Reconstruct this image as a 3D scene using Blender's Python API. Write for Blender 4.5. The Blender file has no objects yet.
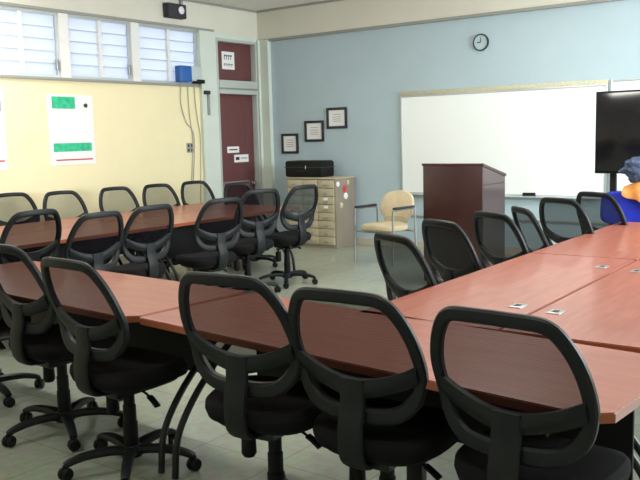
import bpy, bmesh, math, random
from mathutils import Vector, Matrix, noise
random.seed(7)
D = bpy.data; SC = bpy.context.scene; COL = SC.collection
PI = math.pi
XW, YW, XR, YB, ZC = -7.85, 9.32, 1.9, -1.6, 3.36      # room extents, metres
H = 1.5                                                  # eye height
FPX = 804.5

# ------------------------------------------------------------------ materials
def new_mat(name):
    m = D.materials.new(name); m.use_nodes = True
    nt = m.node_tree; b = nt.nodes['Principled BSDF']
    return m, nt, b
def mat(name, col, rough=.5, metal=0, spec=.5, noise_amt=0, noise_scale=20, bump=0, bump_scale=200, coat=0):
    m, nt, b = new_mat(name)
    b.inputs['Base Color'].default_value = (*col, 1)
    b.inputs['Roughness'].default_value = rough
    b.inputs['Metallic'].default_value = metal
    b.inputs['Specular IOR Level'].default_value = spec
    b.inputs['Coat Weight'].default_value = coat
    tc = nt.nodes.new('ShaderNodeTexCoord')
    if noise_amt:
        n = nt.nodes.new('ShaderNodeTexNoise'); n.inputs['Scale'].default_value = noise_scale
        n.inputs['Detail'].default_value = 4
        r = nt.nodes.new('ShaderNodeValToRGB')
        r.color_ramp.elements[0].position = .3; r.color_ramp.elements[1].position = .7
        r.color_ramp.elements[0].color = (*[c*(1-noise_amt) for c in col], 1)
        r.color_ramp.elements[1].color = (*[min(1, c*(1+noise_amt)) for c in col], 1)
        nt.links.new(tc.outputs['Object'], n.inputs['Vector'])
        nt.links.new(n.outputs['Fac'], r.inputs['Fac']); nt.links.new(r.outputs['Color'], b.inputs['Base Color'])
    if bump:
        n2 = nt.nodes.new('ShaderNodeTexNoise'); n2.inputs['Scale'].default_value = bump_scale
        bp = nt.nodes.new('ShaderNodeBump'); bp.inputs['Strength'].default_value = bump; bp.inputs['Distance'].default_value = .002
        nt.links.new(tc.outputs['Object'], n2.inputs['Vector'])
        nt.links.new(n2.outputs['Fac'], bp.inputs['Height']); nt.links.new(bp.outputs['Normal'], b.inputs['Normal'])
    return m

def wood(name, c1, c2, scale, rough, axis_scale, coat=0.0, spec=.5):
    m, nt, b = new_mat(name)
    tc = nt.nodes.new('ShaderNodeTexCoord'); mp = nt.nodes.new('ShaderNodeMapping')
    mp.inputs['Scale'].default_value = axis_scale
    n = nt.nodes.new('ShaderNodeTexNoise'); n.inputs['Scale'].default_value = scale; n.inputs['Detail'].default_value = 6
    n.inputs['Roughness'].default_value = .6
    r = nt.nodes.new('ShaderNodeValToRGB')
    r.color_ramp.elements[0].position = .3; r.color_ramp.elements[1].position = .72
    r.color_ramp.elements[0].color = (*c1, 1); r.color_ramp.elements[1].color = (*c2, 1)
    nt.links.new(tc.outputs['Object'], mp.inputs['Vector']); nt.links.new(mp.outputs['Vector'], n.inputs['Vector'])
    nt.links.new(n.outputs['Fac'], r.inputs['Fac']); nt.links.new(r.outputs['Color'], b.inputs['Base Color'])
    b.inputs['Roughness'].default_value = rough; b.inputs['Coat Weight'].default_value = coat
    b.inputs['Specular IOR Level'].default_value = spec
    return m

def mesh_fabric(name, col, opacity):
    m, nt, b = new_mat(name)
    nt.nodes.remove(b); b = nt.nodes.new('ShaderNodeBsdfDiffuse'); b.inputs['Color'].default_value = (*col, 1)
    t = nt.nodes.new('ShaderNodeBsdfTransparent'); mx = nt.nodes.new('ShaderNodeMixShader')
    tc = nt.nodes.new('ShaderNodeTexCoord')
    w = nt.nodes.new('ShaderNodeTexWave'); w.inputs['Scale'].default_value = 60; w.bands_direction = 'Z'
    mr = nt.nodes.new('ShaderNodeMapRange')
    mr.inputs['To Min'].default_value = opacity-.06; mr.inputs['To Max'].default_value = opacity+.06
    nt.links.new(tc.outputs['Object'], w.inputs['Vector']); nt.links.new(w.outputs['Fac'], mr.inputs['Value'])
    nt.links.new(mr.outputs['Result'], mx.inputs['Fac'])
    nt.links.new(t.outputs[0], mx.inputs[1]); nt.links.new(b.outputs[0], mx.inputs[2])
    nt.links.new(mx.outputs[0], nt.nodes['Material Output'].inputs['Surface'])
    return m

M = {}
M['plastic'] = mat('black_plastic', (.007, .0095, .0115), .48, spec=.28, bump=.15, bump_scale=400)
M['plastic_dull'] = mat('dull_black_plastic', (.005, .0055, .006), .6, spec=.25)
M['seat_fabric'] = mat('black_seat_fabric', (.007, .007, .008), .9, spec=.15, bump=.6, bump_scale=350)
M['mesh'] = mesh_fabric('black_mesh', (.010, .009, .012), .75)
M['mesh_dark'] = mesh_fabric('dense_black_mesh', (.035, .05, .055), .78)
M['mesh_pale'] = mesh_fabric('grey_mesh', (.10, .11, .10), .50)
M['metal_dark'] = mat('black_metal', (.012, .012, .013), .35, metal=.3)
M['chrome'] = mat('chrome', (.6, .6, .6), .2, metal=1)
M['cherry'] = wood('cherry_laminate', (.29, .088, .056), (.40, .138, .095), 3.0, .30, (1.2, 9, 1), coat=.1)
M['cherry_y'] = wood('cherry_laminate_lengthwise', (.29, .088, .056), (.40, .138, .095), 3.0, .30, (9, 1.2, 1), coat=.1)
M['edge'] = mat('cherry_edge_band', (.30, .085, .035), .3)
M['mahogany'] = wood('dark_mahogany', (.026, .005, .006), (.048, .009, .009), 4, .35, (8, 8, 1), coat=.2)
M['mahogany_side'] = wood('lectern_side_reflection', (.04, .014, .014), (.065, .024, .022), 4, .25, (8, 8, 1), coat=.4)  # same lectern wood, its pale grey reflection put into the colour
M['beige'] = mat('cream_vinyl', (.62, .52, .34), .5, noise_amt=.06)
M['khaki'] = mat('khaki_metal', (.46, .41, .29), .45, noise_amt=.08, noise_scale=6)
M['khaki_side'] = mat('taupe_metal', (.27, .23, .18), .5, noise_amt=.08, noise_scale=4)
M['grey_metal'] = mat('grey_metal', (.35, .36, .36), .35, metal=.6)
M['white'] = mat('white_paint', (.80, .82, .80), .5)
M['paper'] = mat('white_paper', (.85, .86, .86), .8)
M['ink'] = mat('black_ink', (.03, .03, .04), .7)
M['green'] = mat('green_print', (.03, .50, .26), .7, noise_amt=.25, noise_scale=18)
M['red'] = mat('red_print', (.6, .05, .05), .6)
M['frame_black'] = mat('black_frame', (.012, .016, .03), .35)
M['board'] = mat('whiteboard_surface', (.88, .93, .94), .18, coat=.3)
M['tan'] = mat('tan_cork_strip', (.55, .52, .38), .8, noise_amt=.25, noise_scale=60)
M['alu'] = mat('aluminium', (.55, .60, .62), .35, metal=.5)
M['screen'] = mat('television_screen', (.008, .008, .011), .12)
M['blue_fabric'] = mat('royal_blue_fabric', (.005, .02, .45), .7, noise_amt=.15, bump=.3)
M['orange'] = mat('orange_cloth', (.66, .25, .06), .75, noise_amt=.2, noise_scale=12, bump=.3)
M['slate'] = mat('slate_blue_cloth', (.06, .09, .17), .8, noise_amt=.5, noise_scale=14, bump=.4)
M['blue_box'] = mat('blue_plastic', (.02, .12, .42), .4)
M['pale_box'] = mat('pale_grey_plastic', (.50, .58, .58), .4)
M['lamp_lens'] = mat('lamp_lens', (.8, .8, .85), .1)
M['cable'] = mat('grey_cable', (.42, .40, .34), .5)
M['wall_blue'] = mat('light_blue_wall_paint', (.43, .55, .61), .55, noise_amt=.025, noise_scale=3, bump=.1, bump_scale=60)
M['wall_yellow'] = mat('pale_yellow_wall_paint', (.86, .78, .50), .5, noise_amt=.02, noise_scale=3, bump=.1, bump_scale=60)
M['wall_cream'] = mat('cream_wall_paint', (.70, .69, .60), .6, noise_amt=.03, noise_scale=3, bump=.1, bump_scale=60)
M['wall_pale'] = mat('pale_green_white_paint', (.64, .71, .64), .55, noise_amt=.03, noise_scale=4, bump=.1, bump_scale=60)
M['ceiling'] = mat('ceiling_paint', (.80, .77, .72), .8, noise_amt=.02, bump=.2, bump_scale=120)
M['trim'] = mat('grey_trim_paint', (.30, .31, .28), .5)
M['baseboard'] = mat('taupe_baseboard', (.48, .45, .36), .5)
M['door_red'] = wood('dark_red_door_paint', (.125, .042, .044), (.155, .054, .056), 3, .4, (6, 6, 1))
M['door_frame'] = mat('pale_grey_green_frame', (.46, .51, .48), .5)
M['door_outline'] = mat('grey_door_plate', (.27, .22, .20), .5)
M['louvre'] = mat('white_louvre_slats', (.78, .84, .90), .35)
m, nt, b = new_mat('louvre_glass')
b.inputs['Base Color'].default_value = (.76, .79, .84, 1); b.inputs['Roughness'].default_value = .5
tl = nt.nodes.new('ShaderNodeBsdfTranslucent'); tl.inputs['Color'].default_value = (.64, .68, .76, 1)
mx = nt.nodes.new('ShaderNodeMixShader'); mx.inputs['Fac'].default_value = .6
nt.links.new(b.outputs[0], mx.inputs[1]); nt.links.new(tl.outputs[0], mx.inputs[2])
nt.links.new(mx.outputs[0], nt.nodes['Material Output'].inputs['Surface'])
M['glass'] = m

# floor: square vinyl tiles with thin joints, slightly glossy
m, nt, b = new_mat('grey_green_vinyl_tile')
tc = nt.nodes.new('ShaderNodeTexCoord'); br = nt.nodes.new('ShaderNodeTexBrick')
br.offset = 0; br.inputs['Scale'].default_value = 1; br.inputs['Brick Width'].default_value = .46; br.inputs['Row Height'].default_value = .46
br.inputs['Mortar Size'].default_value = .003
br.inputs['Color1'].default_value = (.325, .365, .30, 1); br.inputs['Color2'].default_value = (.36, .40, .33, 1); br.inputs['Mortar'].default_value = (.22, .26, .20, 1)
n = nt.nodes.new('ShaderNodeTexNoise'); n.inputs['Scale'].default_value = 22; n.inputs['Detail'].default_value = 5
mixc = nt.nodes.new('ShaderNodeMixRGB'); mixc.blend_type = 'OVERLAY'; mixc.inputs['Fac'].default_value = .3
nt.links.new(tc.outputs['Object'], br.inputs['Vector']); nt.links.new(tc.outputs['Object'], n.inputs['Vector'])
nt.links.new(br.outputs['Color'], mixc.inputs[1]); nt.links.new(n.outputs['Color'], mixc.inputs[2])
nt.links.new(mixc.outputs[0], b.inputs['Base Color'])
b.inputs['Roughness'].default_value = .22
M['floor'] = m
m, nt, b = new_mat('added_light_tube')  # glow for the tubes of the added ceiling fixtures
b.inputs['Emission Color'].default_value = (1, .98, .93, 1); b.inputs['Emission Strength'].default_value = 6
M['tube'] = m

# ------------------------------------------------------------------ mesh helpers
def bx(bm, x0, x1, y0, y1, z0, z1, bev=0, mi=0):
    r = bmesh.ops.create_cube(bm, size=1)
    vs = r['verts']
    bmesh.ops.scale(bm, verts=vs, vec=(abs(x1-x0), abs(y1-y0), abs(z1-z0)))
    bmesh.ops.translate(bm, verts=vs, vec=((x0+x1)/2, (y0+y1)/2, (z0+z1)/2))
    fs = set(f for v in vs for f in v.link_faces)
    for f in fs: f.material_index = mi
    if bev:
        es = list(set(e for v in vs for e in v.link_edges))
        r = bmesh.ops.bevel(bm, geom=es, offset=bev, segments=2, affect='EDGES', profile=.5)
        for f in r['faces']: f.material_index = mi
def catmull(pts, n=6, closed=False):
    P = [Vector(p) for p in pts]; out = []
    N = len(P); rng = range(N if closed else N-1)
    for i in rng:
        if closed: a, b_, c, d = P[(i-1) % N], P[i], P[(i+1) % N], P[(i+2) % N]
        else: a, b_, c, d = P[max(i-1, 0)], P[i], P[i+1], P[min(i+2, N-1)]
        for k in range(n):
            t = k/n
            out.append(.5*((2*b_)+(-a+c)*t+(2*a-5*b_+4*c-d)*t*t+(-a+3*b_-3*c+d)*t**3))
    if not closed: out.append(P[-1])
    return out
def sweep(bm, pts, ra, rb=None, closed=False, seg=8, side=None, power=2.0, radii=None):
    """tube along pts; ra along the 'side' direction, rb across; superellipse section"""
    rb = rb or ra; P = [Vector(p) for p in pts]; N = len(P); rings = []
    for i in range(N):
        if closed: t = P[(i+1) % N]-P[(i-1) % N]
        else: t = P[min(i+1, N-1)]-P[max(i-1, 0)]
        t.normalize()
        s = Vector(side) if side is not None else (Vector((0, 0, 1)) if abs(t.z) < .9 else Vector((1, 0, 0)))
        s = (s-t*s.dot(t)).normalized(); u = t.cross(s)
        k = radii[i] if radii else 1
        ring = []
        for j in range(seg):
            a = 2*PI*j/seg; ca, sa = math.cos(a), math.sin(a)
            e = 2/power
            ring.append(bm.verts.new(P[i]+s*(ra*k*math.copysign(abs(ca)**e, ca))+u*(rb*k*math.copysign(abs(sa)**e, sa))))
        rings.append(ring)
    for i in range(N if closed else N-1):
        A, B = rings[i], rings[(i+1) % N]
        for j in range(seg):
            bm.faces.new((A[j], A[(j+1) % seg], B[(j+1) % seg], B[j]))
    if not closed:
        bm.faces.new(rings[0][::-1]); bm.faces.new(rings[-1])
def lathe(bm, prof, seg=20, at=(0, 0, 0), axis='Z'):
    rings = []; a0 = Vector(at)
    for r, h in prof:
        ring = []
        for j in range(seg):
            a = 2*PI*j/seg; c, s = r*math.cos(a), r*math.sin(a)
            v = {'Z': (c, s, h), 'X': (h, c, s), 'Y': (s, h, c)}[axis]
            ring.append(bm.verts.new(a0+Vector(v)))
        rings.append(ring)
    for A, B in zip(rings, rings[1:]):
        for j in range(seg): bm.faces.new((A[j], A[(j+1) % seg], B[(j+1) % seg], B[j]))
    bm.faces.new(rings[0][::-1]); bm.faces.new(rings[-1])
def grid_slab(bm, fn, nu, nv, thick, dirn):
    """fn(i/nu, j/nv)->point; two skins separated by thick along dirn"""
    dirn = Vector(dirn)
    A = [[bm.verts.new(Vector(fn(i/nu, j/nv))) for j in range(nv+1)] for i in range(nu+1)]
    B = [[bm.verts.new(A[i][j].co+dirn*thick) for j in range(nv+1)] for i in range(nu+1)]
    for i in range(nu):
        for j in range(nv):
            bm.faces.new((A[i][j], A[i+1][j], A[i+1][j+1], A[i][j+1]))
            bm.faces.new((B[i][j], B[i][j+1], B[i+1][j+1], B[i+1][j]))
    for i in range(nu):
        bm.faces.new((A[i][0], B[i][0], B[i+1][0], A[i+1][0])); bm.faces.new((A[i][nv], A[i+1][nv], B[i+1][nv], B[i][nv]))
    for j in range(nv):
        bm.faces.new((A[0][j], A[0][j+1], B[0][j+1], B[0][j])); bm.faces.new((A[nu][j], B[nu][j], B[nu][j+1], A[nu][j+1]))
def pad(bm, w, d, rings, at=(0, 0, 0), power=3.2, seg=36, warp=None):
    """cushion: rings = [(scale, z)], superellipse plan w x d"""
    R = []
    for s, z in rings:
        ring = []
        for j in range(seg):
            a = 2*PI*j/seg; ca, sa = math.cos(a), math.sin(a); e = 2/power
            x = w/2*s*math.copysign(abs(ca)**e, ca); y = d/2*s*math.copysign(abs(sa)**e, sa)
            p = Vector((x, y, z))
            if warp: p = warp(p)
            ring.append(bm.verts.new(p+Vector(at)))
        R.append(ring)
    for A, B in zip(R, R[1:]):
        for j in range(seg): bm.faces.new((A[j], A[(j+1) % seg], B[(j+1) % seg], B[j]))
    bm.faces.new(R[0][::-1]); bm.faces.new(R[-1])
def obj(name, bm, mats, parent=None, loc=(0, 0, 0), smooth=True, label=None, rotz=0):
    bmesh.ops.recalc_face_normals(bm, faces=bm.faces)
    me = D.meshes.new(name); bm.to_mesh(me); bm.free()
    for mm in (mats if isinstance(mats, (list, tuple)) else [mats]): me.materials.append(M[mm])
    if smooth:
        me.polygons.foreach_set('use_smooth', [True]*len(me.polygons))
        try: me.set_sharp_from_angle(angle=math.radians(38))
        except Exception: pass
    o = D.objects.new(name, me); COL.objects.link(o); o.location = loc; o.rotation_euler.z = rotz
    if parent: o.parent = parent
    if label: o['label'] = label
    return o
def thing(name, label, cat, loc=(0, 0, 0), rotz=0, group=None):
    o = D.objects.new(name, None); COL.objects.link(o); o.location = loc; o.rotation_euler = (0, 0, rotz)
    o.empty_display_size = .1
    o['label'] = label; o['category'] = cat
    if group: o['group'] = group
    return o
def tag(o, label, cat, group=None):
    o['label'] = label; o['category'] = cat
    if group: o['group'] = group
    return o
def struct(name, bm, mats, parent=None, smooth=False):
    o = obj(name, bm, mats, parent, smooth=smooth)
    if not parent: o['kind'] = 'structure'
    return o
NB = bmesh.new
def box(name, mt, parent, x0, x1, y0, y1, z0, z1, bev=0, label=None):
    bm = NB(); bx(bm, x0, x1, y0, y1, z0, z1, bev); return obj(name, bm, mt, parent, label=label)

# ------------------------------------------------------------------ camera
def nrm(v): return Vector(v).normalized()
cy = nrm((591, 118, -FPX)); cx = nrm((1110, -74, FPX)); cx = (cx-cy*cx.dot(cy)).normalized(); cz = cx.cross(cy)
cam = D.cameras.new('camera'); co = D.objects.new('camera', cam); COL.objects.link(co)
rot = Matrix((cx, cy, cz))            # camera -> world
co.matrix_world = Matrix.Translation((0, 0, H)) @ rot.to_4x4()
cam.sensor_width = 36; cam.sensor_fit = 'HORIZONTAL'; cam.lens = 36*FPX/640; cam.clip_start = .05
SC.camera = co
def at_z(px, py, z):                  # world point seen at a photo pixel, at height z
    r = rot @ Vector((px-320, 240-py, -FPX)); t = (z-H)/r.z
    return r*t+Vector((0, 0, H))

# ------------------------------------------------------------------ room
bm = NB(); bx(bm, XW-.2, XR+.2, YB-.2, YW+.2, -.1, 0); struct('floor', bm, 'floor')
bm = NB(); bx(bm, XW-.2, XR+.2, YB-.2, YW+.2, ZC, ZC+.12); struct('ceiling', bm, 'ceiling')
# back wall: blue below, cream band above
bm = NB(); bx(bm, XW-.2, XR+.2, YW, YW+.15, 0, 2.93, mi=0); bx(bm, XW-.2, XR+.2, YW-.03, YW+.15, 2.93, ZC, mi=1)
struct('wall_back', bm, ['wall_blue', 'wall_cream'])
# left wall with window band and door opening
WY = [3.72, 4.66+.12, 4.78]
bays = [(1.60, 2.46), (2.70, 3.56), (3.78, 4.64), (4.86, 5.82), (5.95, 6.87), (7.0, 8.03)]
ZS, ZH = 2.25, 2.97
bm = NB()
bx(bm, XW-.15, XW, YB, 8.03, 0, ZS, mi=0)                         # below windows, yellow
bx(bm, XW-.15, XW, YB, YW, ZH, ZC, mi=1)                          # band above
bx(bm, XW-.15, XW, YB, bays[0][0], ZS, ZH, mi=1)
for a, b_ in zip(bays, bays[1:]): bx(bm, XW-.15, XW+.012, a[1], b_[0], ZS, ZH, mi=3)
bx(bm, XW-.15, XW+.05, 8.03, 8.34, 0, ZH, mi=2)                   # pilaster
bx(bm, XW-.15, XW, 9.2, YW, 0, ZH, mi=2); bx(bm, XW, XW+.07, 9.21, YW, 0, 2.93, mi=2); bx(bm, XW+.07, XW+.22, 9.25, YW, 0, 2.93, mi=2)
bx(bm, XW-.15, XW+.05, 8.34, 9.2, 2.90, ZH, mi=2)
struct('wall_left', bm, ['wall_yellow', 'wall_cream', 'wall_pale', 'white'])
# right and rear walls (behind / beside the viewer); wide opening in right wall added to light the whiteboards
bm = NB()
bx(bm, XR, XR+.15, YB, YW, 0, .95); bx(bm, XR, XR+.15, YB, YW, 2.75, ZC)
bx(bm, XR, XR+.15, YB, 4.7, .95, 2.75); bx(bm, XR, XR+.15, 8.6, YW, .95, 2.75)
bx(bm, XR, XR+.15, 4.7, 4.9, .95, 2.75)
struct('wall_right', bm, 'wall_cream')
bm = NB(); bx(bm, XW-.15, XR+.15, YB-.15, YB, 0, ZC); struct('wall_rear', bm, 'wall_cream')
# trims
bm = NB(); bx(bm, XW, XR, YW-.05, YW, 2.905, 2.94, .004); struct('trim_1', bm, 'trim')
bm = NB(); bx(bm, XW, XR, YW-.055, YW-.03, ZC-.03, ZC, .004); bx(bm, XW, XW+.025, YB, YW-.05, ZC-.03, ZC, .004); struct('trim_2', bm, 'trim')
bm = NB(); bx(bm, XW, XW+.03, YB, 8.03, ZS-.035, ZS-.003, .004); struct('trim_3', bm, 'trim')
bm = NB(); bx(bm, XW, XW+.03, YB, 8.34, ZH+.003, ZH+.035, .004); struct('trim_4', bm, 'trim')
bm = NB(); bx(bm, XW, XR, YW-.018, YW, .0, .10, .004); struct('baseboard_back', bm, 'baseboard')
bm = NB(); bx(bm, XW, XW+.018, YB, 8.03, .0, .10, .004); struct('baseboard_left', bm, 'baseboard')
bm = NB(); bx(bm, -5.3, -.4, YW-.02, YW, .42, .445, .003); tag(obj('cable_raceway', bm, 'trim'), 'thin dark horizontal cable raceway on blue wall below the whiteboard', 'cable raceway')
# windows: louvred bays
for k, (a, b_) in enumerate(bays):
    w = thing('window_%d' % (k+1), '', ''); w.location = (XW, (a+b_)/2, ZS)
    del w['label']; del w['category']; w['kind'] = 'structure'
    hw = (b_-a)/2; hh = ZH-ZS
    bm = NB(); t = .028
    bx(bm, -.09, -.02, -hw, -hw+t, 0, hh); bx(bm, -.09, -.02, hw-t, hw, 0, hh)
    bx(bm, -.09, -.02, -hw+t, hw-t, 0, t); bx(bm, -.09, -.02, -hw+t, hw-t, hh-t, hh)
    obj('window_frame', bm, 'alu', w, smooth=False)
    bm = NB(); bx(bm, -.095, -.012, -.022, .022, t, hh-t); obj('mullion', bm, 'white', w, smooth=False)
    n = 5; p = (hh-2*t)/n
    for s in range(n):
        for sd in (-1, 1):
            y0, y1 = (-hw+t, -.022) if sd < 0 else (.022, hw-t)
            bm = NB(); zc = t+(s+.5)*p
            # glass slat, tilted
            v = [(-.060, y0, zc-p*.52), (-.060, y1, zc-p*.52), (-.044, y1, zc+p*.48), (-.044, y0, zc+p*.48)]
            v2 = [(x+.006, y, z) for x, y, z in v]
            A = [bm.verts.new(q) for q in v]; B = [bm.verts.new(q) for q in v2]
            bm.faces.new(A); bm.faces.new(B[::-1])
            for i in range(4): bm.faces.new((A[i], A[(i+1) % 4], B[(i+1) % 4], B[i]))
            sl = obj('louvre', bm, 'glass', w, smooth=False)
            bm = NB(); bx(bm, -.044, -.030, y0, y1, zc+p*.46, zc+p*.52); obj('slat_clip', bm, 'alu', sl, smooth=False)
    bm = NB(); bx(bm, -.02, .012, hw-.06, hw-.03, .08, .2, .004); obj('window_handle', bm, 'grey_metal', w)
# unseen window added in the right wall, lets light onto the whiteboards
for k, (a, b_) in enumerate([(4.9, 8.6)]):
    w = thing('window_%d' % (7+k), '', ''); w.location = (XR, (a+b_)/2, .95); del w['label']; del w['category']; w['kind'] = 'structure'
    hw = (b_-a)/2; bm = NB()
    for y in (-hw, -hw/3-.02, hw/3-.02, hw-.04): bx(bm, .03, .1, y, y+.04, 0, 1.8)
    bx(bm, .03, .1, -hw, hw, 0, .04); bx(bm, .03, .1, -hw, hw, 1.76, 1.8); obj('window_frame', bm, 'alu', w, smooth=False)

# door with transom
d = thing('door_1', '', '', (XW, 8.34, 0)); del d['label']; del d['category']; d['kind'] = 'structure'
bm = NB()
for y0, y1 in ((0, .035), (.825, .86)): bx(bm, -.12, .055, y0, y1, 0, 2.90, .004)
bx(bm, -.12, .055, .035, .825, 2.86, 2.90, .004); bx(bm, -.12, .065, .035, .825, 2.14, 2.33, .006)
obj('door_frame', bm, 'door_frame', d)
bm = NB(); bx(bm, -.02, .072, .035, .825, 2.20, 2.225, .003); obj('lintel_strip', bm, 'grey_metal', d)
bm = NB(); bx(bm, -.08, -.035, .035, .825, .01, 2.14, .003); leaf = obj('door_leaf', bm, 'door_red', d)
bm = NB()
for z0, z1 in ((.25, .90),):
    for a in ((.13, .15, z0, z1), (.68, .70, z0, z1), (.13, .70, z1-.02, z1), (.13, .70, z0, z0+.02)): bx(bm, -.036, -.026, a[0], a[1], a[2], a[3], .002)
obj('door_panel_outline', bm, 'door_outline', leaf)
bm = NB(); lathe(bm, [(.028, -.036), (.028, -.02), (.012, -.015), (.012, .01), (.028, .02), (.03, .04), (.015, .05)], 16, (0, .75, .86), 'X'); obj('door_handle', bm, 'chrome', leaf)
bm = NB(); bx(bm, -.08, -.035, .035, .825, 2.33, 2.86, .003); obj('transom_panel', bm, 'door_red', d)
def paper_sheet(name, x, y0, y1, z0, z1, label, cat, marks, mt='paper', th=.004, group=None):
    """sheet on a wall facing +x; marks = [(y0,y1,z0,z1,mat)] as fractions"""
    t = thing(name, label, cat, (x, (y0+y1)/2, z0), group=group)
    w, h = y1-y0, z1-z0
    bm = NB(); bx(bm, 0, th, -w/2, w/2, 0, h); obj('sheet', bm, mt, t, smooth=False)
    for i, (a, b_, c, e, mm, nm) in enumerate(marks):
        bm = NB(); bx(bm, th, th+.0015, -w/2+a*w, -w/2+b_*w, c*h, e*h); obj(nm, bm, mm, t, smooth=False)
    return t
def glyph_marks(z0, z1, a0, a1, n, mt='ink'):
    r = []; st = (a1-a0)/n
    for i in range(n):
        x = a0+i*st
        r += [(x, x+st*.28, z0, z1, mt, 'printed_mark'), (x+st*.28, x+st*.75, z1-(z1-z0)*.3, z1, mt, 'printed_mark')]
    return r
paper_sheet('transom_sign', XW-.035, 8.54, 8.80, 2.49, 2.735, 'white paper notice with two lines of print above the red door', 'sign',
            glyph_marks(.55, .82, .17, .85, 4)+glyph_marks(.18, .32, .15, .9, 5))
paper_sheet('door_notice', XW-.035, 8.58, 8.83, 1.31, 1.40, 'small white notice on red door, upper of the two', 'sign', [(.15, .85, .4, .6, 'ink', 'printed_line')])
paper_sheet('door_notice', XW-.035, 8.72, 9.03, 1.17, 1.28, 'white notice on red door below and right of the smaller one', 'sign', [(.1, .35, .3, .7, 'ink', 'printed_block'), (.45, .9, .45, .6, 'grey_metal', 'printed_line')])
paper_sheet('wall_poster', XW, 5.60, 6.23, 1.26, 2.06, 'white poster with green header and green footer on the yellow wall', 'poster',
            [(.10, .60, .80, .97, 'green', 'header_band'), (.08, .92, .19, .31, 'green', 'footer_band'), (.12, .93, .06, .08, 'red', 'red_line')])
paper_sheet('wall_poster', XW, 4.25, 5.06, 1.24, 2.10, 'white poster mostly cut off by left edge of photo', 'poster',
            [(.08, .6, .78, .9, 'green', 'header_band'), (.9, .96, .72, .86, 'grey_metal', 'printed_mark'), (.6, .96, .10, .12, 'red', 'red_line')])
bm = NB(); lathe(bm, [(.02, 0), (.025, .012), (.012, .02)], 14, (XW+.005, 6.12, 1.94), 'X'); tag(obj('wall_hook', bm, 'ink'), 'small dark hook on the wall beside the green header of the poster', 'hook')
# blue box with cables
t = thing('wall_box', 'blue and pale grey plastic device box mounted at the end of the windows', 'device box', (XW, 7.8, 2.26))
box('blue_cover', 'blue_box', t, .0, .11, -.21, .0, .01, .22, .012, label='blue cover')
box('grey_housing', 'pale_box', t, .0, .09, .0, .21, .03, .22, .01, label='pale grey housing')
box('black_clip', 'plastic_dull', t, .0, .11, .1, .24, .0, .05, .008)
for k, (y0, y1, z1, sag) in enumerate([(7.68, 7.86, 1.50, -.10), (7.92, 7.98, 1.42, .05), (7.8, 7.83, 1.45, .02)]):
    bm = NB(); P = [(XW+.02, y0, 2.27), (XW+.015, y0+sag*.2, 2.0), (XW+.015, (y0+y1)/2+sag*.3, 1.75), (XW+.012, y1+.02, z1+.06), (XW+.012, y1-.03, .95 if k != 1 else .6)]
    sweep(bm, catmull(P, 5), .006, seg=6); tag(obj('hanging_cable', bm, 'cable'), ['grey cable looping down from the blue cover of the box', 'grey cable hanging beside the pilaster', 'straight grey cable hanging between two others under the box'][k], 'cable')
t = thing('wall_camera', 'small black bracket fixture on the pilaster below the blue box', 'fixture', (XW+.05, 8.12, 2.12))
box('body', 'ink', t, 0, .05, -.06, .03, .0, .05, .008); box('stem', 'grey_metal', t, 0, .03, -.0, .03, -.28, 0, .004)
t = thing('wall_outlet', 'grey double outlet plate low on the yellow wall beneath the cables', 'outlet', (XW, 7.8, 1.34))
box('plate', 'trim', t, 0, .012, -.06, .06, 0, .13, .004)
for z in (.035, .095):
    for y in (-.03, .03): box('socket', 'ink', t, .010, .015, y-.015, y+.015, z-.02, z+.02, .002)
t = thing('emergency_light', 'dark box lamp with bright lens high above the last window', 'lamp', (XW, 7.60, 3.08))
box('housing', 'ink', t, 0, .11, -.17, .15, 0, .18, .012)
bm = NB(); lathe(bm, [(.045, .09), (.05, .12), (.03, .135)], 18, (0, .05, .10), 'X'); obj('lens', bm, 'lamp_lens', t)
box('bracket', 'grey_metal', t, 0, .05, .12, .15, .18, .27, .004)

# ------------------------------------------------------------------ back wall furnishings
for k, (x0, x1, z0, z1, lb) in enumerate([(-7.467, -7.16, 1.275, 1.565, 'black framed certificate, lowest of the three on blue wall'),
                                        (-7.036, -6.70, 1.44, 1.737, 'black framed certificate, middle of the rising row of three'),
                                        (-6.643, -6.30, 1.615, 1.905, 'black framed certificate, highest of the three on blue wall')]):
    t = thing('framed_certificate', lb, 'picture frame', ((x0+x1)/2, YW, z0), group='certificates on the blue wall')
    w, h = x1-x0, z1-z0; f = .035
    bm = NB()
    bx(bm, -w/2, -w/2+f, -.025, 0, 0, h, .004); bx(bm, w/2-f, w/2, -.025, 0, 0, h, .004); bx(bm, -w/2+f, w/2-f, -.025, 0, 0, f, .004); bx(bm, -w/2+f, w/2-f, -.025, 0, h-f, h, .004)
    obj('frame', bm, 'frame_black', t)
    bm = NB(); bx(bm, -w/2+f, w/2-f, -.010, -.004, f, h-f, 0); obj('certificate', bm, 'paper', t, smooth=False)
    bm = NB()
    for i, q in enumerate((.66, .54, .44, .34)): bx(bm, -w*.2, w*.2, -.0115, -.010, h*q, h*q+.008)
    obj('printed_lines', bm, 'grey_metal', t, smooth=False)
# wall clock
t = thing('wall_clock', 'small round white clock with dark rim high on blue wall', 'clock', (-4.30, YW, 2.60))
bm = NB(); lathe(bm, [(.100, 0), (.105, -.02), (.10, -.035), (.09, -.035), (.088, -.02)], 32, (0, 0, 0), 'Y'); obj('rim', bm, 'frame_black', t)
bm = NB(); lathe(bm, [(.089, -.006), (.089, -.0215)], 32, (0, 0, 0), 'Y'); obj('dial', bm, 'wall_blue', t)
bm = NB(); bx(bm, -.004, .004, -.026, -.022, 0, .06); obj('minute_hand', bm, 'ink', t)
bm = NB(); bx(bm, -.045, 0, -.026, -.022, -.005, .005); obj('hour_hand', bm, 'ink', t)
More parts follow.
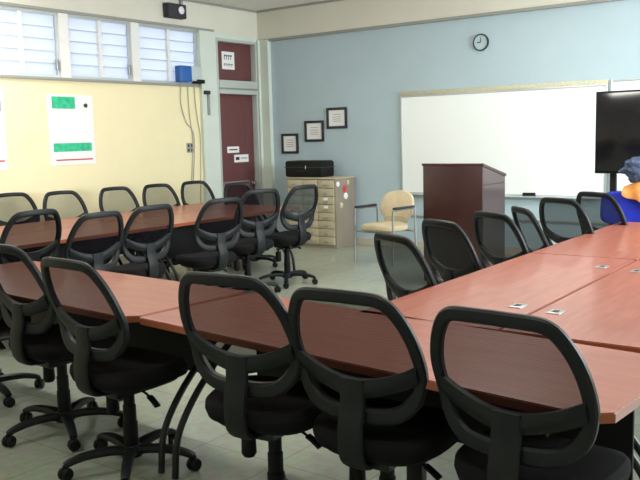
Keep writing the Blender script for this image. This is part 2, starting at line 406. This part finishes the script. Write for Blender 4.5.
# whiteboards
def whiteboard(x0, x1, z0, z1, lb, strip=True):
    t = thing('whiteboard', lb, 'whiteboard', ((x0+x1)/2, YW, z0)); w, h = x1-x0, z1-z0; f = .022
    bm = NB(); bx(bm, -w/2+f, w/2-f, -.018, 0, f, h-f); obj('writing_surface', bm, 'board', t, smooth=False)
    bm = NB()
    bx(bm, -w/2, -w/2+f, -.028, 0, 0, h, .003); bx(bm, w/2-f, w/2, -.028, 0, 0, h, .003); bx(bm, -w/2+f, w/2-f, -.028, 0, 0, f, .003)
    bx(bm, -w/2+f, w/2-f, -.028, 0, h-f, h, .003); obj('frame', bm, 'alu', t)
    bm = NB(); bx(bm, -w/2+.02, w/2-.02, -.085, -.02, -.012, .004, .003); obj('marker_tray', bm, 'alu', t)
    if strip:
        bm = NB(); bx(bm, -w/2, w/2, -.032, 0, h, h+.05, .003); obj('cork_strip', bm, 'tan', t)
whiteboard(-5.44, -2.76, .73, 2.01, 'large blank whiteboard with tan strip on top, on blue wall behind lectern')
whiteboard(-2.73, -.6, .80, 2.05, 'second whiteboard at the right edge, mostly hidden behind the television', False)
t = thing('board_eraser', 'black eraser lying on the whiteboard marker tray', 'eraser', (-3.66, YW-.055, .734))
box('felt_pad', 'ink', t, -.075, .075, -.024, .024, 0, .018, .003); box('grip', 'plastic_dull', t, -.075, .075, -.022, .022, .018, .042, .007)

# cabinet of drawers
t = thing('drawer_cabinet', 'khaki metal cabinet with columns of small drawers against blue wall', 'cabinet', (-6.585, 8.80, 0))
cw, cd, chh = .83, .48, .94
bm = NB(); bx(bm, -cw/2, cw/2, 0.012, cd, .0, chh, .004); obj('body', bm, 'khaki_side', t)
box('top_panel', 'khaki', t, -cw/2-.005, cw/2+.005, -.005, cd, chh, chh+.018, .004)
for c in range(3):
    for r in range(8):
        x0 = -cw/2+.02+c*(cw-.04)/3; x1 = x0+(cw-.04)/3-.008; z0 = .05+r*.11; z1 = z0+.102
        bm = NB(); bx(bm, x0, x1, -.006, .02, z0, z1, .004); dr = obj('drawer', bm, 'khaki', t)
        xm = (x0+x1)/2
        bm = NB(); bx(bm, xm-.03, xm+.03, -.02, -.006, z0+.03, z0+.045, .003); obj('drawer_pull', bm, 'grey_metal', dr)
        if (c, r) in ((2, 5), (2, 4), (1, 3), (0, 3)):
            bm = NB(); bx(bm, xm-.035, xm+.035, -.0085, -.006, z0+.055, z0+.09); obj('card_label', bm, 'paper', dr, smooth=False)
xs = -6.585+cw/2
for (y, z, r, mt, lb) in [(8.86, .87, .035, 'paper', 'white round magnet near the front edge of the cabinet side'), (9.02, .80, .045, 'red', 'red round magnet stuck on the cabinet side'),
                          (9.04, .70, .045, 'paper', 'white round magnet directly below the red one'), (8.93, .58, .04, 'tan', 'tan magnet, lowest on the cabinet side'), (9.10, .88, .03, 'tan', 'small tan magnet beside the top rear cabinet edge')]:
    bm = NB(); lathe(bm, [(r, 0), (r, .008), (r*.7, .014)], 14, (xs, y, z), 'X'); tag(obj('magnet', bm, mt), lb, 'magnet', 'magnets on the cabinet side')
# black case on top
t = thing('black_case', 'black fabric equipment case lying on top of the drawer cabinet', 'case', (-6.75, 9.0, .958))
bm = NB(); bx(bm, -.32, .32, -.14, .17, 0, .225, .03); obj('shell', bm, 'plastic_dull', t)
bm = NB(); bx(bm, -.324, .324, -.145, .175, .13, .14, .003); obj('lid_seam', bm, 'ink', t)
bm = NB(); sweep(bm, catmull([(-.07, -.145, .10), (-.06, -.175, .09), (0, -.18, .085), (.06, -.175, .09), (.07, -.145, .10)], 4), .009, seg=6); obj('handle', bm, 'plastic', t)
bm = NB(); bx(bm, .045, .06, -.15, -.138, .11, .16, .002); obj('latch', bm, 'chrome', t, label='chrome latch')

# beige armchair
t = thing('armchair', 'cream padded armchair with steel frame standing against blue wall', 'chair', (-4.97, 8.08, 0), PI-.10)
def cush(p): p = p.copy(); p.z += -.25*p.x*p.x; return p
bm = NB(); pad(bm, .50, .48, [(.0, .40), (.9, .40), (.99, .42), (1, .445), (.97, .468), (.8, .48), (.0, .482)], warp=cush, seg=32); obj('seat', bm, 'beige', t)
bm = NB()
def bk(p):
    return Vector((p.x, -.255-p.z*1.0-(p.y+.16)*.22 + .5*p.x*p.x, .66+p.y))
pad(bm, .48, .36, [(.0, -.035), (.85, -.035), (.98, -.022), (1, 0), (.97, .018), (.8, .03), (0, .032)], warp=bk, seg=32, power=2.6); obj('backrest', bm, 'beige', t)
bm = NB(); pad(bm, .36, .10, [(0, -.02), (.9, -.02), (1, 0), (.9, .018), (0, .02)], warp=lambda p: Vector((p.x, -.235-p.z, .50+p.y)), seg=24); obj('lumbar_pad', bm, 'khaki', t)
for sx in (-1, 1):
    x = sx*.28
    bm = NB(); sweep(bm, catmull([(x, .22, .012), (x, .21, .3), (x, .20, .60), (x, .16, .645), (x, -.18, .645), (x, -.225, .60), (x, -.24, .3), (x, -.27, .012)], 5), .012, seg=8); obj('side_frame', bm, 'grey_metal', t)
    bm = NB(); bx(bm, x-.027, x+.027, -.20, .18, .655, .682, .01); obj('armrest', bm, 'frame_black', t, label='dark armrest')
bm = NB()
for y in (-.2, .17): sweep(bm, [(-.28, y, .38), (.28, y, .38)], .011, seg=8)
obj('cross_rail', bm, 'grey_metal', t)

# lectern
lx0, lx1, ly0, ly1 = -3.906, -3.267, 7.10, 7.633
t = thing('lectern', 'tall dark mahogany lectern with sloping top standing before the whiteboard', 'lectern', ((lx0+lx1)/2, ly0, 0))
w = (lx1-lx0)/2; dd = ly1-ly0
box('front_panel', 'mahogany', t, -w, w, 0, .022, .03, 1.20, .003)
for sx in (-1, 1):
    bm = NB(); th = .022; xa = sx*w-(th if sx > 0 else 0)
    prof = [(.022, .03), (dd, .03), (dd, 1.065), (.022, 1.185)]
    A = [bm.verts.new((xa, y, z)) for y, z in prof]; B = [bm.verts.new((xa+th, y, z)) for y, z in prof]
    bm.faces.new(A); bm.faces.new(B[::-1])
    for i in range(4): bm.faces.new((A[i], B[i], B[(i+1) % 4], A[(i+1) % 4]))
    sp = obj('side_panel', bm, 'mahogany_side', t, smooth=False)
    if sx > 0:
        bm = NB(); bx(bm, w, w+.004, .03, dd-.01, 1.0, 1.008); obj('shelf_line', bm, 'ink', sp, smooth=False)
bm = NB(); prof = [(-.01, 1.20), (.0, 1.215), (dd+.01, 1.09), (dd+.01, 1.065), (.02, 1.185)]
A = [bm.verts.new((-w-.01, y, z)) for y, z in prof]; B = [bm.verts.new((w+.01, y, z)) for y, z in prof]
bm.faces.new(A); bm.faces.new(B[::-1])
for i in range(5): bm.faces.new((A[i], B[i], B[(i+1) % 5], A[(i+1) % 5]))
obj('sloping_top', bm, 'mahogany', t, smooth=False)
for z in (.35, .75): box('shelf', 'mahogany', t, -w+.022, w-.022, .022, dd-.03, z, z+.02)
box('plinth', 'mahogany', t, -w+.02, w-.02, .02, dd-.02, 0, .03)

# television on wheeled stand
t = thing('television', 'large black flat-screen television at the right edge before the whiteboards', 'television', (-1.70, 7.6, 1.10))
t.rotation_euler.z = 0
tw = 1.32/2
box('screen', 'screen', t, -.66+.014, .66-.014, -.026, -.018, .022, .735, .002); 
bm = NB()
bx(bm, -.66, .66, -.02, .03, 0, .75, .008); obj('housing', bm, 'plastic_dull', t)
box('rear_cover', 'plastic_dull', t, -.42, .42, .03, .07, .1, .6, .02)
t = thing('television_stand', 'wheeled black pole stand carrying the television', 'stand', (-1.70, 7.7, 0))
for x in (-.52, .52):
    bm = NB(); bx(bm, x-.03, x+.03, -.02, .02, .10, 1.30, .006); obj('upright', bm, 'metal_dark', t)
box('mount_plate', 'metal_dark', t, -.56, .56, -.028, -.006, 1.22, 1.5, .006)
bm = NB()
for x in (-.52, .52): bx(bm, x-.03, x+.03, -.35, .35, .06, .11, .01)
bx(bm, -.49, .49, -.02, .02, .065, .105, .006); obj('foot_frame', bm, 'metal_dark', t)
for x in (-.52, .52):
    for y in (-.32, .32):
        bm = NB(); lathe(bm, [(.03, -.02), (.032, 0), (.03, .02)], 14, (x, y, .032), 'X'); obj('wheel', bm, 'plastic_dull', t)
box('equipment_shelf', 'metal_dark', t, -.5, .5, -.15, .15, .78, .80, .004)

# ------------------------------------------------------------------ office chair
OUT = [(0, .020), (.09, .022), (.155, .038), (.203, .084), (.226, .145), (.233, .205), (.228, .270), (.210, .335), (.184, .386), (.156, .417), (.115, .430), (0, .434)]
half = catmull([(u, v, 0) for u, v in OUT], 4)
right = [(p.x, p.y) for p in half]
loop = right+[(-u, v) for u, v in right[-2:0:-1]]
TILT = math.tan(math.radians(13.5))
def BP(u, v, off=0):                    # back plane -> chair space
    return Vector((u, -.195-v*TILT+.72*u*u+.022*math.exp(-((v-.15)/.09)**2)-.05*max(0, v-.3)-off, .566+v))
def vtop(u):
    u = abs(u); best = .434
    up = [q for q in right if q[1] > .2]
    for (a, b_), (c, e) in zip(up, up[1:]):
        if min(a, c) <= u <= max(a, c): return b_+(e-b_)*((u-a)/(c-a) if abs(c-a) > 1e-6 else 0)
    return .22
def wout(v):                            # half width of the outline at height v
    for (a, b_), (c, e) in zip(right, right[1:]):
        if b_ <= v <= e and e > b_: return a+(c-a)*(v-b_)/(e-b_)
    return .1
y1 = lambda u: .143+.055*(u/.2)**2
y2 = lambda u: .078+.055*(abs(u)/.2)**1.6
def build_chair(name, meshmat, label, framemat='plastic'):
    t = thing(name, label, 'chair')
    up = D.objects.new('upper', None)
    parts = {}
    bm = NB(); sweep(bm, [BP(u, v) for u, v in loop], .016, .0215, closed=True, seg=10, side=(0, 1, 0), power=2.6, radii=[1.0+.40*max(0, 1-v/.14)**.7 if v < .14 else 1.0 for u, v in loop]); fr = obj('backrest_frame', bm, framemat, t)
    bm = NB()
    def band(a, b_):
        u = (a*2-1)*.226; v = y2(u)+(y1(u)-y2(u))*b_
        return BP(u, v, -.010)+Vector((0, -.010*math.sin(PI*b_), 0))
    grid_slab(bm, band, 24, 6, .024, (0, -1, 0)); obj('lumbar_band', bm, framemat, t)
    bm = NB()
    def mp(a, b_):
        u = (a*2-1)*.218; v0 = y1(u)-.008; v1 = max(vtop(u)-.004, v0+.004); return BP(u, v0+(v1-v0)*b_, -.004)
    A = [[bm.verts.new(mp(i/24, j/12)) for j in range(13)] for i in range(25)]
    for i in range(24):
        for j in range(12): bm.faces.new((A[i][j], A[i+1][j], A[i+1][j+1], A[i][j+1]))
    obj('mesh_panel', bm, meshmat, t)
    # spine from band down and under the seat
    bm = NB()
    pr = [(BP(0, .145, .012).y, .566+.145, .052), (BP(0, .10, .018).y, .566+.10, .050), (BP(0, .05, .022).y, .566+.05, .049), (-.240, .55, .048), (-.240, .48, .047), (-.228, .435, .046), (-.19, .405, .045), (-.10, .398, .045)]
    pp = catmull([(0, y, z) for y, z, w_ in pr], 4)
    sweep(bm, pp, .048, .013, seg=12, side=(1, 0, 0), power=3.4); obj('back_support', bm, framemat, t)
    # seat
    def sw(p):
        p = p.copy()
        f = max(0, p.y-.10); p.z -= 1.1*f*f; p.z += .25*p.x*p.x if p.z > .46 else 0; return p
    bm = NB(); pad(bm, .49, .47, [(0, .432), (.86, .432), (.96, .440), (1.0, .462), (.99, .485), (.94, .500), (.8, .508), (.4, .504), (0, .502)], (0, .015, 0), 3.0, 40, sw); obj('seat', bm, 'seat_fabric', t)
    bm = NB(); pad(bm, .42, .40, [(0, .408), (.8, .408), (.97, .418), (1, .434), (0, .436)], (0, .01, 0), 3.0, 32, lambda p: Vector((p.x, p.y, p.z-1.0*max(0, p.y-.1)**2))); obj('seat_shell', bm, 'plastic_dull', t)
    bm = NB(); bx(bm, -.075, .075, -.12, .12, .362, .412, .012); me = obj('mechanism', bm, 'metal_dark', t)
    bm = NB(); sweep(bm, catmull([(.06, .0, .388), (.12, .0, .378), (.155, .0, .362)], 4), .006, seg=6)
    sweep(bm, catmull([(.15, .0, .366), (.175, .0, .352), (.205, .0, .33)], 4), .017, .007, seg=8, power=3, side=(0, 1, 0)); obj('height_lever', bm, 'plastic_dull', t)
    bm = NB(); lathe(bm, [(.010, .37), (.010, .34), (.028, .335), (.031, .25), (.022, .235)], 14, (-.125, .0, .0)); bx(bm, -.14, -.06, -.015, .015, .355, .37); obj('tension_knob', bm, 'plastic_dull', t)
    n_upper = len(t.children)
    # lower
    bm = NB(); lathe(bm, [(.028, .06), (.034, .07), (.034, .22), (.030, .225), (.030, .30), (.026, .305), (.026, .40)], 20); cl = obj('gas_column', bm, 'plastic_dull', t)
    bm = NB(); lathe(bm, [(.03, .055), (.048, .06), (.05, .095), (.04, .112), (.036, .115)], 20); ba = obj('base_hub', bm, 'plastic', t)
    for k in range(5):
        a = 2*PI*k/5+.35; c, s = math.cos(a), math.sin(a)
        bm = NB(); P = [(.035, .088), (.10, .098), (.20, .096), (.27, .082), (.302, .068)]
        sweep(bm, catmull([(r*c, r*s, z) for r, z in P], 4), .018, .025, seg=8, power=3, side=(0, 0, 1), radii=[1.2-.45*i/16 for i in range(17)])
        ar = obj('base_arm', bm, 'plastic', t)
        bm = NB(); ca = a+random.uniform(-1.2, 1.2)
        cx_, cy_ = .30*c, .30*s; ux, uy = math.cos(ca), math.sin(ca)
        for sd in (-1, 1):
            rings = []
            q0 = Vector((cx_+ux*.014*sd, cy_+uy*.014*sd, .030))
            tan = Vector((-uy, ux, 0))
            for off, rr in ((-.011, .025), (0, .030), (.011, .025)):
                rings.append([bm.verts.new(q0+Vector((ux, uy, 0))*off+tan*rr*math.cos(2*PI*j/14)+Vector((0, 0, rr*math.sin(2*PI*j/14)))) for j in range(14)])
            for A_, B_ in zip(rings, rings[1:]):
                for j in range(14): bm.faces.new((A_[j], A_[(j+1) % 14], B_[(j+1) % 14], B_[j]))
            bm.faces.new(rings[0][::-1]); bm.faces.new(rings[-1])
        lathe(bm, [(.008, .03), (.012, .05), (.012, .07)], 8, (cx_, cy_, 0))
        obj('caster', bm, 'plastic_dull', ar)
    D.objects.remove(up)
    return t
LOW = ('gas_column', 'base_hub', 'base_arm')
def dup(root):
    r = root.copy(); COL.objects.link(r)
    for ch in list(root.children):
        c = ch.copy(); COL.objects.link(c); c.parent = r
        for g in list(ch.children):
            q = g.copy(); COL.objects.link(q); q.parent = c
    return r
protos = {}
def place_chair(px, py, z, rz, label, group, kind='mesh', spin=0, xy=None):
    """px,py: where the middle of the back's top edge is seen; z: its height"""
    if kind not in protos:
        t = build_chair('office_chair', kind, label); protos[kind] = [t, False]
    if protos[kind][1]: t = dup(protos[kind][0])
    else: t = protos[kind][0]; protos[kind][1] = True
    dz = z-1.017
    for ch in t.children:
        b0 = ch.name.split('.')[0]
        ch.location.z = 0 if b0 in LOW else dz
        if b0 in LOW and b0 != 'gas_column': ch.rotation_euler.z = spin
    p = at_z(px, py, z) if xy is None else Vector((*xy, 0))
    off = Matrix.Rotation(rz, 3, 'Z') @ Vector((0, -.299, 0)) if xy is None else Vector((0, 0, 0))
    t.location = (p.x-off.x, p.y-off.y, 0); t.rotation_euler = (0, 0, rz)
    t['label'] = label; t['group'] = group
    return t
R = math.radians
G1 = 'office chairs along the near side of the front table'
place_chair(493, 311, 1.02, R(-4), 'black mesh office chair nearest the camera, at the right corner of the front table', G1, spin=.2)
place_chair(337, 290, 1.025, R(2), 'black mesh office chair between the nearest chair and the one beside the curved table legs', G1, spin=.9)
place_chair(219, 274, 1.045, R(5), 'black mesh office chair just right of the curved black table legs', G1, spin=.5)
place_chair(62, 259, 1.02, R(-3), 'black mesh office chair just left of the curved black table legs', G1, spin=.15)
place_chair(-2, 244, 1.03, R(-3), 'black mesh office chair cut by the left edge, backrest in front of table', G1, spin=.45)
place_chair(0, 0, 1.01, R(0), 'office chair at the far left of which only the base shows', G1, spin=.75, xy=(-4.42, 2.60))
G2 = 'office chairs along the left side of the right-hand table'
for px, py, z, rz, lb, sp in [(390, 234, .985, -27, 'dark mesh office chair nearest on left side of right-hand table, below the cream armchair', .1),
                              (438, 220, .985, -26, 'dark mesh office chair in front of the left part of the lectern', .3),
                              (489, 212, .985, -27, 'dark mesh office chair in front of the right side of the lectern', .6),
                              (519, 207, .985, -48, 'narrow looking turned office chair just right of the lectern', .8),
                              (557, 198, 1.0, -24, 'dark mesh office chair below the whiteboard eraser, seen against pale wall', .2),
                              (593, 192, 1.0, -26, 'dark mesh office chair beside the blue backed chair', .4)]:
    place_chair(px, py, z, R(rz), lb, G2, 'mesh_dark', spin=sp)
G3 = 'office chairs along the near side of the left table'
for px, py, z, rz, lb, sp in [(37, 210, 1.04, 90, 'office chair on near side of left table, leftmost in its row', .1),
                              (102, 212, 1.01, 90, 'office chair on near side of left table, second from the left edge', .5),
                              (155, 205, 1.01, 88, 'office chair on near side of left table, below the right window', .8),
                              (225, 198, 1.01, 80, 'office chair on near side of left table in front of the red door', .3),
                              (263, 189, 1.04, 76, 'office chair on near side of left table, against the pale door jamb', .6),
                              (306, 185, 1.03, 84, 'office chair at the end of left table in front of the drawer cabinet', 1.0)]:
    place_chair(px, py, z, R(rz), lb, G3, 'mesh_dark' if px == 306 else 'mesh', spin=sp)
G4 = 'office chairs along the wall side of the left table'
for px, py, z, rz, lb, sp in [(10, 193, 1.0, -100, 'office chair on the wall side of left table, cut by the left edge', .1),
                              (60, 191, 1.0, -98, 'office chair on the wall side of left table, below the green poster', .5),
                              (114, 187, 1.0, -98, 'office chair on the wall side of left table, against bare yellow wall', .8),
                              (156, 184, 1.0, -98, 'office chair on the wall side of left table, left of the cables', .3),
                              (193, 181, 1.0, -98, 'office chair on the wall side of left table, against the pilaster', .6)]:
    place_chair(px, py, z, R(rz), lb, G4, 'mesh_pale', spin=sp)
place_chair(236, 183, .98, R(-100), 'grey edged office chair seen faintly in front of the red door', G4, 'mesh', spin=.2)

# ------------------------------------------------------------------ tables
def arc_leg(bm, x, y0, s, zt=.71):
    P = [(x, y0, .012), (x, y0+s*.025, .19), (x, y0+s*.12, .34), (x, y0+s*.27, .49), (x, y0+s*.40, .60), (x, y0+s*.47, zt)]
    sweep(bm, catmull(P, 5), .016, seg=10, side=(1, 0, 0))
def table(name, label, cx_, cy_, L, Wd, rz, group, matn, ports=(), inset=(.12, .12), bevelc=.06):
    """long axis local x, length L, depth Wd"""
    t = thing(name, label, 'table', (cx_, cy_, 0), rz, group)
    bm = NB(); c = bevelc
    def plan(l, w_, c_): return [(-l+c_*.3, -w_), (l-c_, -w_), (l, -w_+c_), (l, w_-c_*.3), (l-c_*.3, w_), (-l+c_*.3, w_), (-l, w_-c_*.3), (-l, -w_+c_*.3)]
    P = plan(L/2, Wd/2, c)
    A = [bm.verts.new((x, y, .711)) for x, y in P]; B = [bm.verts.new((x, y, .740)) for x, y in P]
    bm.faces.new(A[::-1]).material_index = 1; f = bm.faces.new(B)
    for i in range(len(P)): bm.faces.new((A[i], A[(i+1) % len(P)], B[(i+1) % len(P)], B[i])).material_index = 1
    es = [e for e in f.edges]
    r = bmesh.ops.bevel(bm, geom=es, offset=.004, segments=2, affect='EDGES')
    for q in r['faces']: q.material_index = 0
    obj('tabletop', bm, [matn, 'edge'], t)
    lx = L/2-.09
    for sx in (-1, 1):
        ins = inset[0 if sx < 0 else 1]
        if ins is None: continue
        xx = sx*(L/2-ins)
        for q in (-.05, .05):
            bm = NB(); arc_leg(bm, xx+q, -(Wd/2-.07), 1); obj('leg', bm, 'metal_dark', t)
        bm = NB(); bx(bm, xx-.075, xx+.075, -Wd/2+.08, Wd/2-.08, .685, .711, .004); obj('leg_bracket', bm, 'metal_dark', t)
    bm = NB(); bx(bm, -.04, .04, Wd/2-.10, Wd/2-.06, 0, .71, .006); obj('rear_post', bm, 'metal_dark', t)
    bm = NB(); bx(bm, -lx+.05, lx-.05, Wd/2-.12, Wd/2-.105, .30, .70, .004); obj('shade_panel', bm, 'plastic_dull', t)  # black sheet added to stand in for the shade under the table
    for (x, y) in ports:
        bm = NB(); bx(bm, x-.045, x+.045, y-.03, y+.03, .7395, .7435, .002); po = obj('cable_port', bm, 'grey_metal', t, label='grey flush cable port')
        bm = NB(); bx(bm, x-.02, x+.02, y-.013, y+.013, .7435, .7445); obj('port_slot', bm, 'ink', po, smooth=False)
    return t
GT = 'cherry laminate conference tables'
ang = math.atan2(-.10, 1)
table('conference_table', 'cherry laminate table across the foreground with its right corner in view', -1.615, 2.545, 2.09, .69, ang, GT, 'cherry', inset=(.07, .40))
table('conference_table', 'cherry laminate table behind the two leftmost foreground chairs', -3.70, 2.70, 2.03, .73, R(-3.5), GT, 'cherry', inset=(.3, None))
# right block: two abreast
for (x, w_, y0, y1, lb, pt) in [(-1.585, .65, 2.87, 4.86, 'cherry laminate table on the right, nearer one of the chair-side row', [(-.52, -.22)]),
                                (-1.585, .65, 4.865, 6.86, 'cherry laminate table on the right, farther one of the chair-side row', []),
                                (-.925, .65, 2.87, 4.86, 'cherry laminate table on the right, nearer one of the outer row', [(-.56, .26)]),
                                (-.925, .65, 4.865, 6.86, 'cherry laminate table on the right, farther one of the outer row', [])]:
    if 'nearer one of the chair' in lb: pt = [((y0+y1)/2*0+(3.318-(y0+y1)/2), -(-1.357-x))]; pt.append((4.512-(y0+y1)/2, -(-1.354-x)))
    if 'nearer one of the outer' in lb: pt = [(3.281-(y0+y1)/2, -(-1.173-x)), (4.45-(y0+y1)/2, -(-1.15-x))]
    table('conference_table', lb, x, (y0+y1)/2, y1-y0, w_, PI/2, GT, 'cherry', pt, bevelc=.02)
for (x, y0, y1, lb) in [(-5.82, 3.1, 5.1, 'cherry laminate table on the left, nearer one of the room-side row'), (-5.82, 5.105, 7.1, 'cherry laminate table on the left, farther one of the room-side row'),
                        (-6.575, 3.1, 5.1, 'cherry laminate table on the left, nearer one of the wall-side row'), (-6.575, 5.105, 7.1, 'cherry laminate table on the left, farther one of the wall-side row')]:
    table('conference_table', lb, x, (y0+y1)/2, y1-y0, .75, PI/2, GT, 'cherry', bevelc=.02)

# ------------------------------------------------------------------ blue chair, jacket, bundle at right edge
t = thing('blue_chair', 'royal blue padded chair at the far end of the right-hand table', 'chair', (-1.97, 7.22, 0), R(180))
bm = NB(); pad(bm, .56, .30, [(0, -.03), (.9, -.03), (1, -.005), (.98, .02), (0, .028)], warp=lambda p: Vector((p.x, -.02-p.z-p.y*.12, .80+p.y)), power=5, seg=40)
for v in bm.verts: v.co.y -= .18
obj('backrest', bm, 'blue_fabric', t)
bm = NB(); pad(bm, .45, .44, [(0, .40), (.9, .40), (1, .43), (.97, .46), (0, .465)], power=4); obj('seat', bm, 'blue_fabric', t)
for sx in (-1, 1):
    for y in (-.2, .2):
        bm = NB(); sweep(bm, [(sx*.2, y, .0), (sx*.195, y*.95, .41)], .012, seg=8); obj('leg', bm, 'metal_dark', t)
    bm = NB(); sweep(bm, [(sx*.17, -.2, .40), (sx*.17, -.265, .60), (sx*.17, -.262, .90)], .012, seg=8); obj('back_post', bm, 'metal_dark', t)
def blob(name, mt, rad, loc, scale, seed, amp, label, cat):
    bm = NB(); bmesh.ops.create_icosphere(bm, subdivisions=4, radius=rad)
    for v in bm.verts:
        n_ = v.co.normalized(); k = noise.noise(n_*2.1+Vector((seed, 0, 0)))*amp+noise.noise(n_*5+Vector((0, seed, 0)))*amp*.5
        v.co = v.co+n_*k; v.co = Vector((v.co.x*scale[0], v.co.y*scale[1], v.co.z*scale[2]))
    o = obj(name, bm, mt, loc=loc); tag(o, label, cat); return o
# orange jacket: cloth sheet folded over the blue chair's back
bm = NB()
def jk(a, b_):
    s = (b_-.5)*2; top = .978+.02*math.sin(a*6)
    x = -2.04+.42*a
    y = 7.425+.055*s*1.0 + (.012*math.sin(a*19+s*2))
    z = top-abs(s)**1.5*(.03+.42*a+.03*math.sin(a*9+1))+ .08*a
    y += .02*math.copysign(1, s)*(1-math.exp(-abs(s)*6))*1.6
    return (x, y, z)
grid_slab(bm, jk, 26, 26, .018, (0, 0, 1)); tag(obj('jacket', bm, 'orange'), 'orange jacket draped over the blue chair at right edge', 'jacket')
blob('cloth_bundle', 'slate', .15, (-1.91, 7.44, 1.15), (1.15, .7, .72), 3.1, .05, 'slate blue cloth bundle resting on top of the orange jacket', 'bundle')

# ------------------------------------------------------------------ ceiling fixtures added as fill light, unseen overhead
def fill_strip_light(x, y, e):
    t = thing('added_ceiling_light', 'white fluorescent ceiling fixture, unseen, added to light the room', 'added ceiling light', (x, y, ZC), group='added fluorescent ceiling fixtures')
    box('housing', 'white', t, -.6, .6, -.15, .15, -.06, 0, .01)
    bm = NB()
    for yy in (-.07, .07): sweep(bm, [(-.57, yy, -.078), (.57, yy, -.078)], .014, seg=10)
    obj('tube', bm, 'tube', t)
    l = D.lights.new('ceiling_fill', 'AREA'); l.shape = 'RECTANGLE'; l.size = 1.2; l.size_y = .3; l.energy = e; l.color = (1, .96, .88)
    lo = D.objects.new('ceiling_fill', l); COL.objects.link(lo); lo.location = (x, y, ZC-.11)
for x, y, e in [(-.8, 1.2, 16), (-.8, 4.4, 34), (-3.9, 1.2, 16), (-3.9, 4.4, 34), (-3.2, 7.2, 34)]: fill_strip_light(x, y, e)
# area lamp added outside the right wall opening to brighten the whiteboards
def window_fill(loc, rot_e, sx, sy, e, col):
    l = D.lights.new('daylight_fill', 'AREA'); l.shape = 'RECTANGLE'; l.size = sx; l.size_y = sy; l.energy = e; l.color = col
    lo = D.objects.new('daylight_fill', l); COL.objects.link(lo); lo.location = loc; lo.rotation_euler = rot_e
fill_strip_light(-7.0, 4.3, 40)  # extra fixture added to give the left wall its glare
window_fill((XR+.25, 6.75, 1.85), (0, R(90), 0), 1.8, 3.7, 330, (.92, .97, 1))
W_ = D.worlds.new('world'); SC.world = W_; W_.use_nodes = True
bg = W_.node_tree.nodes['Background']; bg.inputs['Color'].default_value = (.90, .95, 1, 1); bg.inputs['Strength'].default_value = 2.6

SC.view_settings.view_transform = 'Standard'; SC.view_settings.look = 'None'; SC.view_settings.gamma = 1
SC.view_settings.use_curve_mapping = False; SC.view_settings.exposure = 0.45
